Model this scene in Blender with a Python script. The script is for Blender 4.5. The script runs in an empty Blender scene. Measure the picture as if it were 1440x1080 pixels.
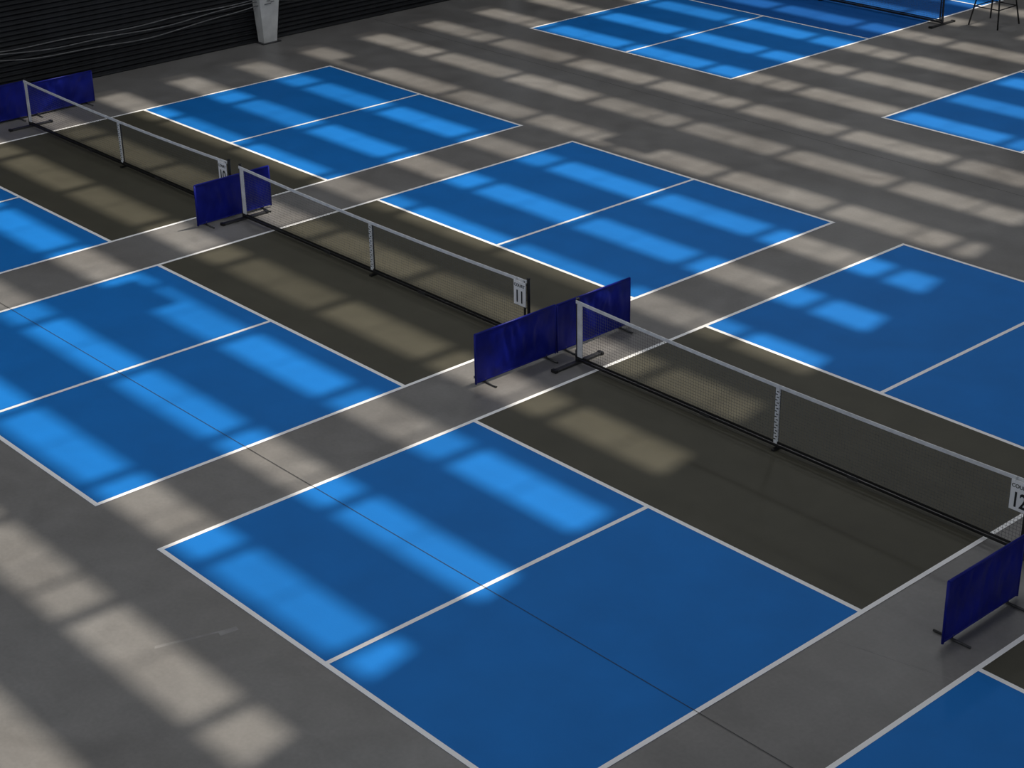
import bpy, math, random, bmesh
from mathutils import Vector, Matrix, noise
random.seed(4)
sc=bpy.context.scene
sc.view_settings.view_transform='Standard'
col=sc.collection
W,L,K=6.096,13.41,4.572
H=13.0
# ---------------------------------------------------------------- materials
def mat(name,color,rough=.5,metal=0,noise_scale=None,var=.15,bump=0,bscale=None,spec=.5,color2=None,detail=6):
    m=bpy.data.materials.new(name);m.use_nodes=True
    nt=m.node_tree;b=nt.nodes['Principled BSDF']
    b.inputs['Roughness'].default_value=rough;b.inputs['Metallic'].default_value=metal
    b.inputs['Specular IOR Level'].default_value=spec
    c=tuple(color)+(1,)
    tc=nt.nodes.new('ShaderNodeTexCoord')
    if noise_scale:
        n=nt.nodes.new('ShaderNodeTexNoise');n.inputs['Scale'].default_value=noise_scale;n.inputs['Detail'].default_value=detail
        nt.links.new(tc.outputs['Object'],n.inputs['Vector'])
        r=nt.nodes.new('ShaderNodeValToRGB')
        r.color_ramp.elements[0].position=.3;r.color_ramp.elements[1].position=.7
        c2=color2 if color2 else [x*(1+var) for x in color]
        c1=[x*(1-var) for x in color] if not color2 else color
        r.color_ramp.elements[0].color=tuple(c1)+(1,);r.color_ramp.elements[1].color=tuple(c2)+(1,)
        nt.links.new(n.outputs['Fac'],r.inputs['Fac']);nt.links.new(r.outputs['Color'],b.inputs['Base Color'])
    else: b.inputs['Base Color'].default_value=c
    if bump:
        n2=nt.nodes.new('ShaderNodeTexNoise');n2.inputs['Scale'].default_value=bscale or 50;n2.inputs['Detail'].default_value=4
        nt.links.new(tc.outputs['Object'],n2.inputs['Vector'])
        bp=nt.nodes.new('ShaderNodeBump');bp.inputs['Strength'].default_value=bump;bp.inputs['Distance'].default_value=.01
        nt.links.new(n2.outputs['Fac'],bp.inputs['Height']);nt.links.new(bp.outputs['Normal'],b.inputs['Normal'])
    return m
def concrete():
    m=bpy.data.materials.new('polished_concrete');m.use_nodes=True
    nt=m.node_tree;b=nt.nodes['Principled BSDF'];ln=nt.links.new
    b.inputs['Specular IOR Level'].default_value=.4
    tc=nt.nodes.new('ShaderNodeTexCoord')
    def nz(s,d,dist=0):
        n=nt.nodes.new('ShaderNodeTexNoise');n.inputs['Scale'].default_value=s;n.inputs['Detail'].default_value=d;n.inputs['Distortion'].default_value=dist
        ln(tc.outputs['Object'],n.inputs['Vector']);return n
    a=nz(.3,5,.6);c=nz(1.7,9,.5);f=nz(22,6)
    r1=nt.nodes.new('ShaderNodeValToRGB');r1.color_ramp.elements[0].position=.32;r1.color_ramp.elements[1].position=.68
    r1.color_ramp.elements[0].color=(.170,.162,.154,1);r1.color_ramp.elements[1].color=(.216,.211,.205,1)
    ln(a.outputs['Fac'],r1.inputs['Fac'])
    def mul(prev,n,lo,hi):
        mr=nt.nodes.new('ShaderNodeMapRange');mr.inputs['From Min'].default_value=.3;mr.inputs['From Max'].default_value=.7
        mr.inputs['To Min'].default_value=lo;mr.inputs['To Max'].default_value=hi;ln(n.outputs['Fac'],mr.inputs['Value'])
        mx=nt.nodes.new('ShaderNodeMix');mx.data_type='RGBA';mx.blend_type='MULTIPLY';mx.inputs['Factor'].default_value=1
        ln(prev,mx.inputs[6]);ln(mr.outputs['Result'],mx.inputs[7]);return mx.outputs[2]
    o=mul(r1.outputs['Color'],c,.86,1.10);o=mul(o,f,.94,1.05)
    ln(o,b.inputs['Base Color'])
    rr=nt.nodes.new('ShaderNodeMapRange');rr.inputs['To Min'].default_value=.32;rr.inputs['To Max'].default_value=.5;ln(c.outputs['Fac'],rr.inputs['Value']);ln(rr.outputs['Result'],b.inputs['Roughness'])
    bp=nt.nodes.new('ShaderNodeBump');bp.inputs['Strength'].default_value=.06;bp.inputs['Distance'].default_value=.01
    ln(f.outputs['Fac'],bp.inputs['Height']);ln(bp.outputs['Normal'],b.inputs['Normal'])
    return m
M_con=concrete()
M_blue=mat('court_blue_acrylic',(.007,.172,.56),.6,0,1.3,.06,.1,90,spec=.18)
M_blue2=mat('court_deep_blue_acrylic',(.004,.10,.38),.6,0,1.3,.06,.1,90,spec=.18)
M_kit=mat('kitchen_olive_acrylic',(.072,.068,.050),.55,0,1.5,.10,.1,90,spec=.22)
M_line=mat('line_paint_white',(.94,.94,.94),.5,0,6,.02,spec=.4)
M_joint=mat('joint_sealant',(.02,.022,.025),.7,0,10,.2)
M_scuff=mat('pale_scuff',(.25,.245,.24),.7,0,6,.2)
M_blk=mat('black_metal',(.018,.018,.018),.35,.3,20,.2)
M_grey=mat('grey_steel',(.07,.07,.072),.4,.6,20,.2)
M_tape=mat('net_tape_white',(.70,.71,.72),.7,0,12,.12,.3,60)
M_mesh=mat('net_cord',(.10,.105,.11),.8,0,20,.2)
M_vinyl=mat('blue_vinyl',(.004,.009,.20),.40,0,3,.25,.3,9,spec=.25)
M_sign=mat('sign_card',(.85,.85,.85),.5,0,8,.03)
M_ink=mat('sign_ink',(.01,.01,.01),.6,0,8,.1)
M_shut=mat('dark_shutter',(.012,.013,.015),.45,.3,1.2,.35,spec=.35)
M_frame=mat('frame_light_grey',(.60,.60,.58),.5,0,4,.12)
M_roof=mat('roof_sheet',(.10,.10,.10),.7,0,2,.1)
M_wall=mat('wall_cladding',(.05,.05,.05),.7,0,2,.2)
M_cable=mat('cable_sheath',(.15,.15,.15),.5,0,10,.2)
def pane(name,t):
    m=bpy.data.materials.new(name);m.use_nodes=True;nt=m.node_tree;nt.nodes.clear()
    o=nt.nodes.new('ShaderNodeOutputMaterial');tr=nt.nodes.new('ShaderNodeBsdfTransparent');tr.inputs[0].default_value=(t,t*.985,t*.955,1)
    g=nt.nodes.new('ShaderNodeBsdfGlossy');g.inputs['Roughness'].default_value=.2;mx=nt.nodes.new('ShaderNodeMixShader');mx.inputs[0].default_value=.04
    nt.links.new(tr.outputs[0],mx.inputs[1]);nt.links.new(g.outputs[0],mx.inputs[2]);nt.links.new(mx.outputs[0],o.inputs[0]);return m
PANES=[pane('added_sun_pane_a',1.0),pane('added_sun_pane_b',.9),pane('added_sun_pane_c',.76)]  # added unseen panes that vary the strength of the sun patches
# ---------------------------------------------------------------- mesh builder
class MB:
    def __init__(s): s.v=[];s.f=[];s.m=[];s.mats=[];s.sm=[]
    def mi(s,m):
        if m not in s.mats: s.mats.append(m)
        return s.mats.index(m)
    def quad(s,pts,m,sm=False):
        n=len(s.v);s.v+= [tuple(p) for p in pts];s.f.append(tuple(range(n,n+len(pts))));s.m.append(s.mi(m));s.sm.append(sm)
    def rect(s,x0,y0,x1,y1,z,m): s.quad([(x0,y0,z),(x1,y0,z),(x1,y1,z),(x0,y1,z)],m)
    def box(s,a,b,m):
        x0,y0,z0=a;x1,y1,z1=b;n=len(s.v)
        s.v+=[(x0,y0,z0),(x1,y0,z0),(x1,y1,z0),(x0,y1,z0),(x0,y0,z1),(x1,y0,z1),(x1,y1,z1),(x0,y1,z1)]
        for f in [(0,3,2,1),(4,5,6,7),(0,1,5,4),(1,2,6,5),(2,3,7,6),(3,0,4,7)]:
            s.f.append(tuple(n+i for i in f));s.m.append(s.mi(m));s.sm.append(False)
    def tube(s,a,b,r,m,seg=12,r2=None,sx=1):
        a=Vector(a);b=Vector(b);d=(b-a).normalized();u=d.orthogonal().normalized();w=d.cross(u);r2=r2 or r;n=len(s.v)
        for c,rr in((a,r),(b,r2)):
            for i in range(seg):
                t=2*math.pi*i/seg;s.v.append(tuple(c+u*math.cos(t)*rr+w*math.sin(t)*rr))
        for i in range(seg):
            j=(i+1)%seg;s.f.append((n+i,n+j,n+seg+j,n+seg+i));s.m.append(s.mi(m));s.sm.append(True)
        s.f.append(tuple(n+i for i in reversed(range(seg))));s.m.append(s.mi(m));s.sm.append(False)
        s.f.append(tuple(n+seg+i for i in range(seg)));s.m.append(s.mi(m));s.sm.append(False)
    def path(s,pts,r,m,seg=10):
        for a,b in zip(pts[:-1],pts[1:]): s.tube(a,b,r,m,seg)
    def build(s,name,parent=None,loc=(0,0,0),bevel=0):
        me=bpy.data.meshes.new(name);me.from_pydata(s.v,[],s.f)
        for m in s.mats: me.materials.append(m)
        me.polygons.foreach_set('material_index',s.m);me.polygons.foreach_set('use_smooth',s.sm);me.update()
        ob=bpy.data.objects.new(name,me);col.objects.link(ob);ob.location=loc
        if parent: ob.parent=parent
        if bevel:
            bv=ob.modifiers.new('bevel','BEVEL');bv.width=bevel;bv.segments=2;bv.limit_method='ANGLE'
        return ob
def empty(name,loc=(0,0,0)):
    e=bpy.data.objects.new(name,None);col.objects.link(e);e.location=loc;e.empty_display_size=.2;return e
# ---------------------------------------------------------------- shell
X0,X1,Y0,Y1=-17.62,24,-18,40
b=MB();b.box((X0-.3,Y0-.3,-.2),(X1+.3,Y1+.3,0),M_con);b.build('floor')
# joints / scuffs in slab
b=MB()
b.rect(X0+.2,2.088,X1-.3,2.096,.0065,M_joint)
b.rect(7.9,Y0+.5,7.908,Y1-.5,.0012,M_joint)
b.rect(X0+.2,16.6,X1-.3,16.608,.0012,M_joint)
b.quad([(6.2,3.975,.0013),(7.6,4.30,.0013),(7.6,4.308,.0013),(6.2,3.983,.0013)],M_scuff)
b.build('floor_joints')
b=MB()
b.quad([(1.62,-1.02,.001),(1.66,-1.05,.001),(1.90,-.28,.001),(1.88,-.27,.001)],M_scuff)
b.quad([(1.84,-.42,.0012),(1.92,-.44,.0012),(1.95,-.24,.0012),(1.88,-.23,.0012)],M_scuff)
b.build('floor_scuff')
# left wall: corrugated shutter
b=MB();n=int(H/.02);prev=None
for i in range(n+1):
    z=H*i/n;x=X0+.02*math.sin(2*math.pi*z/.10)
    cur=[(x,Y0,z),(x,Y1,z)]
    if prev: b.quad([prev[0],prev[1],cur[1],cur[0]],M_shut,True)
    prev=cur
b.box((X0-.3,Y0,0),(X0-.05,Y1,H),M_wall)
b.build('wall_left')
b=MB();b.box((X0,Y1,0),(X1,Y1+.3,H),M_wall);b.build('wall_back')
b=MB();b.box((X1,Y0,0),(X1+.3,Y1,1.0),M_wall);b.box((X1,Y0,11.5),(X1+.3,Y1,H),M_wall)
for k in range(9):
    y=Y0+k*(Y1-Y0-.3)/8;b.box((X1,y,1),(X1+.3,y+.3,11.5),M_wall)
b.build('wall_right')
b=MB();b.box((X0,Y0-.3,0),(X1,Y0,1.0),M_wall);b.box((X0,Y0-.3,11.5),(X1,Y0,H),M_wall)
for k in range(7):
    x=X0+k*(X1-X0-.3)/6;b.box((x,Y0-.3,1),(x+.3,Y0,11.5),M_wall)
b.build('wall_front')
# tapered portal-frame columns on left wall
for k,y in enumerate([-15.6,-8.3,-1.0,6.3,13.64,20.9,28.2,35.5]):
    b=MB();yh=.17
    def ring(z,dep,w): return [(X0+.03,y-w,z),(X0+.03+dep,y-w,z),(X0+.03+dep,y+w,z),(X0+.03,y+w,z)]
    r0=ring(0,.22,.17);r1=ring(1.1,.30,.27);r2=ring(12.6,.9,.30)
    for a,c in((r0,r1),(r1,r2)):
        for i in range(4):
            j=(i+1)%4;b.quad([a[i],a[j],c[j],c[i]],M_frame)
    b.quad(r2,M_frame)
    b.box((X0+.03,y-.24,0),(X0+.32,y+.24,.02),M_grey)
    b.build('steel_column')
# cables looping along wall
b=MB()
for q,(zo,sag,xo) in enumerate([(.98,.16,.10),(.92,.26,.13),(1.02,.08,.08)]):
    for y0,y1 in((-1.0,6.3),(6.3,13.64),(13.64,20.9)):
        pts=[]
        for i in range(25):
            t=i/24;pts.append((X0+xo+.25*(1 if i in(0,24) else .3),y0+(y1-y0)*t,zo-sag*4*t*(1-t)+.02*math.sin(t*17+q)))
        b.path(pts,.012,M_cable,8)
b.build('wall_cable_bundle')
# ---------------------------------------------------------------- unseen roof, slots added and shaped to cast the sun patches
D=Vector((-.12,-.45,-1));ox,oy=-D.x*H,-D.y*H     # floor -> roof offset
b=MB();p=MB();PY,PW=1.68,.315
rows=[(.5+PY*k) for k in range(-9,18)]
bars=[(.62-2.42*m,.10) for m in range(-2,8)]+[(-.13,.04),(-7.39,.04),(-14.65,.04)]+[(1.75-2.42*m,.012) for m in range(-1,8)]  # bars placed to cut the gaps between sun patches
xs=-16.45+ox
T=.04
b.box((X0,Y0-.3,H),(X1+.3,rows[0]-PW+oy,H+T),M_roof)
for i,yc in enumerate(rows):
    y0,y1=yc-PW+oy,yc+PW+oy
    y2=rows[i+1]-PW+oy if i+1<len(rows) else Y1+.3
    b.box((X0,y1,H),(X1+.3,y2,H+T),M_roof)
    b.box((X0,y0,H),(xs,y1,H+T),M_roof)
    xe=lambda yy:3.60-.184*(yy-oy)+ox
    n=len(b.v)
    e0,e1=xe(y0),xe(y1)
    b.v+=[(e0,y0,H),(X1+.3,y0,H),(X1+.3,y1,H),(e1,y1,H),(e0,y0,H+T),(X1+.3,y0,H+T),(X1+.3,y1,H+T),(e1,y1,H+T)]
    for f in [(0,3,2,1),(4,5,6,7),(0,1,5,4),(1,2,6,5),(2,3,7,6),(3,0,4,7)]:
        b.f.append(tuple(n+q for q in f));b.m.append(b.mi(M_roof));b.sm.append(False)
    for c,h in bars:
        if c+h+ox<e1-.02: b.box((c-h+ox,y0,H),(c+h+ox,y1,H+T),M_roof)
    for mm in range(-2,8):
        xa=.62-2.42*(mm+1)+ox;xb=xa+2.42
        xa=max(xa,xs);xb=min(xb,e1)
        if xb-xa>.1: p.rect(xa,y0,xb,y1,H+T+.01,random.choice([PANES[0],PANES[0],PANES[1],PANES[2]]))
b.build('ceiling')
p.build('added_sun_panes')
# added fill lamps with housings, out of view, raising the ambient light
for ix,x in enumerate([-13,-5,5,14]):
    for iy,y in enumerate([-12,-2,9,20,31]):
        e=empty('added_fill_lamp',(x,y,H-.6))
        b=MB();b.box((-.62,-.62,.02),(.62,.62,.12),M_frame);b.tube((0,0,.12),(0,0,.58),.02,M_grey);b.build('fill_lamp_housing',e)
        ld=bpy.data.lights.new('fill_light','AREA');ld.shape='SQUARE';ld.size=1.15;ld.energy=(118,130,100,28)[ix];ld.color=(.98,.985,1)
        lo=bpy.data.objects.new('fill_light',ld);col.objects.link(lo);lo.parent=e
# ---------------------------------------------------------------- courts
def court(x,y,kit,blue=M_blue):
    b=MB();F=L-K;z=.003;lw=.058
    b.rect(0,0,W,K,z,blue);b.rect(0,K,W,F,z,kit);b.rect(0,F,W,L,z,blue)
    z=.005
    b.rect(0,0,W,lw,z,M_line);b.rect(0,L-lw,W,L,z,M_line)
    b.rect(0,lw,lw,L-lw,z,M_line);b.rect(W-lw,lw,W,L-lw,z,M_line)
    b.rect(lw,K-lw/2,W-lw,K+lw/2,z,M_line);b.rect(lw,F-lw/2,W-lw,F+lw/2,z,M_line)
    b.rect(W/2-lw/2,lw,W/2+lw/2,K-lw/2,z,M_line);b.rect(W/2-lw/2,F+lw/2,W/2+lw/2,L-lw,z,M_line)
    return b.build('pickleball_court',None,(x,y,0))
for x in(0,-7.416,-14.852,7.4225): court(x,0,M_kit)
court(-14.1935,18.53,M_blue2);court(-4.328,18.53,M_blue2)
# ---------------------------------------------------------------- nets
def text(s,size,loc,parent,off=0,sx=1):
    c=bpy.data.curves.new('sign_text','FONT');c.body=s;c.size=size;c.align_x='CENTER';c.extrude=.001;c.offset=off;c.materials.append(M_ink)
    o=bpy.data.objects.new('sign_text',c);col.objects.link(o);o.parent=parent;o.location=loc;o.rotation_euler=(math.pi/2,0,0);o.scale=(sx,1,1);return o
def net(x,y,num):
    e=empty('pickleball_net',(x,y,0));w=6.90
    def top(t): return .90-.05*4*t*(1-t)
    # frame
    b=MB()
    for px in(0,w):
        b.tube((px,0,.03),(px,0,.93),.022,M_blk);b.tube((px,0,.93),(px,0,.945),.027,M_blk)
        b.tube((px,0,.04),(px,0,.20),.032,M_grey)
        b.box((px-.035,-.43,.0),(px+.035,.43,.035),M_grey)
        b.box((px-.045,-.45,.0),(px+.045,-.40,.042),M_blk);b.box((px-.045,.40,.0),(px+.045,.45,.042),M_blk)
    b.box((0,-.025,.045),(w,.025,.08),M_blk)
    for q in(w/3,2*w/3): b.box((q-.08,-.03,.04),(q+.08,.03,.085),M_grey)
    b.box((w/2-.025,-.08,0),(w/2+.025,.08,.03),M_blk);b.tube((w/2,0.012,.03),(w/2,0.012,.84),.010,M_blk)
    b.build('net_frame',e,bevel=.004)
    # cords
    b=MB();n=int(w/.042);ch=.0019;y1=-.03
    for i in range(1,n):
        q=w*i/n;t=i/n;b.quad([(q-ch,y1,.12),(q+ch,y1,.12),(q+ch,y1,top(t)),(q-ch,y1,top(t))],M_mesh)
    N=24
    for j in range(18):
        for i in range(N):
            t0,t1=i/N,(i+1)/N;z0=.12+(top(t0)-.12)*j/18;z1=.12+(top(t1)-.12)*j/18
            b.quad([(w*t0,y1-.001,z0-ch),(w*t1,y1-.001,z1-ch),(w*t1,y1-.001,z1+ch),(w*t0,y1-.001,z0+ch)],M_mesh)
    b.build('net_mesh',e)
    # tapes
    b=MB()
    for yy in(y1-.006,y1+.006):
        for i in range(N):
            t0,t1=i/N,(i+1)/N
            b.quad([(w*t0,yy,top(t0)-.022),(w*t1,yy,top(t1)-.022),(w*t1,yy,top(t1)+.022),(w*t0,yy,top(t0)+.022)],M_tape)
            b.quad([(w*t0,yy,.10),(w*t1,yy,.10),(w*t1,yy,.125),(w*t0,yy,.125)],M_blk)
    for i in range(N):
        t0,t1=i/N,(i+1)/N
        b.quad([(w*t0,y1-.006,top(t0)+.022),(w*t1,y1-.006,top(t1)+.022),(w*t1,y1+.006,top(t1)+.022),(w*t0,y1+.006,top(t0)+.022)],M_tape)
    b.box((.03,y1-.008,.12),(.12,y1+.008,.90),M_tape)
    b.box((w-.06,y1-.008,.12),(w-.03,y1+.008,.90),M_blk)
    b.box((w/2-.026,y1-.012,.10),(w/2+.026,y1+.012,.865),M_tape)
    for k in range(18): b.box((w/2-.026+.02*(k%2),y1-.015,.15+k*.037),(w/2+.006+.02*(k%2),y1-.011,.163+k*.037),M_grey)
    for k in range(7):
        z=.18+k*.11;b.tube((0,0,z),(.04,y1,z),.005,M_blk,6);b.tube((w,0,z),(w-.04,y1,z),.005,M_blk,6)
    b.build('net_tape',e)
    if num:
        b=MB();sx=w-.235;b.box((sx,y1-.03,.53),(sx+.235,y1-.018,.885),M_sign)
        for q in(sx+.05,sx+.185): b.box((q-.005,y1-.034,.872),(q+.005,y1-.004,.925),M_tape)
        b.build('court_number_sign',e,bevel=.003)
        text('COURT',.062,(sx+.118,y1-.033,.80),e,.0006);text(num,.25,(sx+.118,y1-.033,.575),e,.004,.74)
    return e
net(-.31,6.70,'12');net(-8.17,6.70,'11');net(-15.40,6.70,'10')
net(7.2,6.70,'13');net(-14.63,25.23,None);net(-4.7,25.23,None)
# ---------------------------------------------------------------- vinyl barriers
def barrier(x,y0,y1,seed,h=.74,rot=0):
    e=empty('vinyl_barrier',(x,y0,0));l=y1-y0
    b=MB();nx,nz=60,26;zs=.05
    def P(i,j,side):
        u=i/nx;v=j/nz
        yy=l*u;zz=zs+(h-zs)*v
        edge=min(1,6*min(u,1-u))*min(1,6*min(v,1-v))
        d=noise.noise(Vector((u*6+seed*7,v*2.2,seed)))*.022+noise.noise(Vector((u*15+seed,v*2+u*4,seed*3)))*.016+noise.noise(Vector((u*30-v*5,v*3,seed*5)))*.006
        return (side*.010+d*edge,yy,zz)
    for side in(1,-1):
        for i in range(nx):
            for j in range(nz):
                q=[P(i,j,side),P(i+1,j,side),P(i+1,j+1,side),P(i,j+1,side)]
                b.quad(q if side>0 else q[::-1],M_vinyl,True)
    me=b.build('vinyl_sheet',e)
    bm=bmesh.new();bm.from_mesh(me.data);bmesh.ops.remove_doubles(bm,verts=bm.verts,dist=.0001);bm.to_mesh(me.data);bm.free()
    b=MB()
    b.tube((0,0,h),(0,l,h),.016,M_vinyl);b.tube((0,0,zs),(0,l,zs),.014,M_vinyl)
    b.tube((0,0,.03),(0,0,h),.016,M_vinyl);b.tube((0,l,.03),(0,l,h),.016,M_vinyl)
    for q in(.16,l-.16):
        b.tube((-.22,q,.014),(.22,q,.014),.013,M_grey)
        b.tube((0,q,.014),(0,q,.07),.012,M_grey)
    b.build('frame_tubes',e)
    if rot: e.rotation_euler=(0,0,rot)
barrier(-.71,5.25,6.66,1,.73);barrier(-.71,6.70,8.08,2,.72)
barrier(-8.36,5.93,7.36,3,.71)
barrier(-16.0,5.55,6.95,4,.72);barrier(-16.0,7.0,8.42,5,.64)
barrier(6.99,4.65,5.93,6,.74)
# ---------------------------------------------------------------- umpire stool
e=empty('umpire_stool',(-6.95,26.1,0));b=MB()
leg=[(-.38,-.42),(.38,-.42),(.38,.42),(-.38,.42)];tp=[(-.17,-.17),(.17,-.17),(.17,.17),(-.17,.17)]
def lp(i,z): t=z/1.5;return (leg[i][0]+(tp[i][0]-leg[i][0])*t,leg[i][1]+(tp[i][1]-leg[i][1])*t,z)
for i in range(4):
    b.tube(lp(i,0),lp(i,1.5),.018,M_blk)
    b.tube(lp(i,.42),lp((i+1)%4,.42),.012,M_blk);b.tube(lp(i,.85),lp((i+1)%4,.85),.012,M_blk)
b.build('legs',e)
b=MB();b.box((-.22,-.22,1.5),(.22,.22,1.56),M_blk);b.box((-.22,.18,1.56),(.22,.22,1.95),M_blk);b.build('seat',e,bevel=.01)
# ---------------------------------------------------------------- light
sd=bpy.data.lights.new('sun','SUN');sd.energy=3.9;sd.angle=math.radians(1.15);sd.color=(1,.93,.83)
so=bpy.data.objects.new('sun',sd);col.objects.link(so);so.location=(0,0,30);so.rotation_euler=D.to_track_quat('-Z','Y').to_euler()
w=bpy.data.worlds.new('world');sc.world=w;w.use_nodes=True
bg=w.node_tree.nodes['Background'];bg.inputs[0].default_value=(.80,.88,1,1);bg.inputs[1].default_value=.55
# ---------------------------------------------------------------- camera
cd=bpy.data.cameras.new('camera');c=bpy.data.objects.new('camera',cd);col.objects.link(c)
c.location=(15.078,-8.1158,9.8297);c.rotation_euler=(1.1280,.0167,.8378);cd.sensor_width=36;cd.lens=2473.0751/1440*36
cd.clip_end=200;sc.camera=c
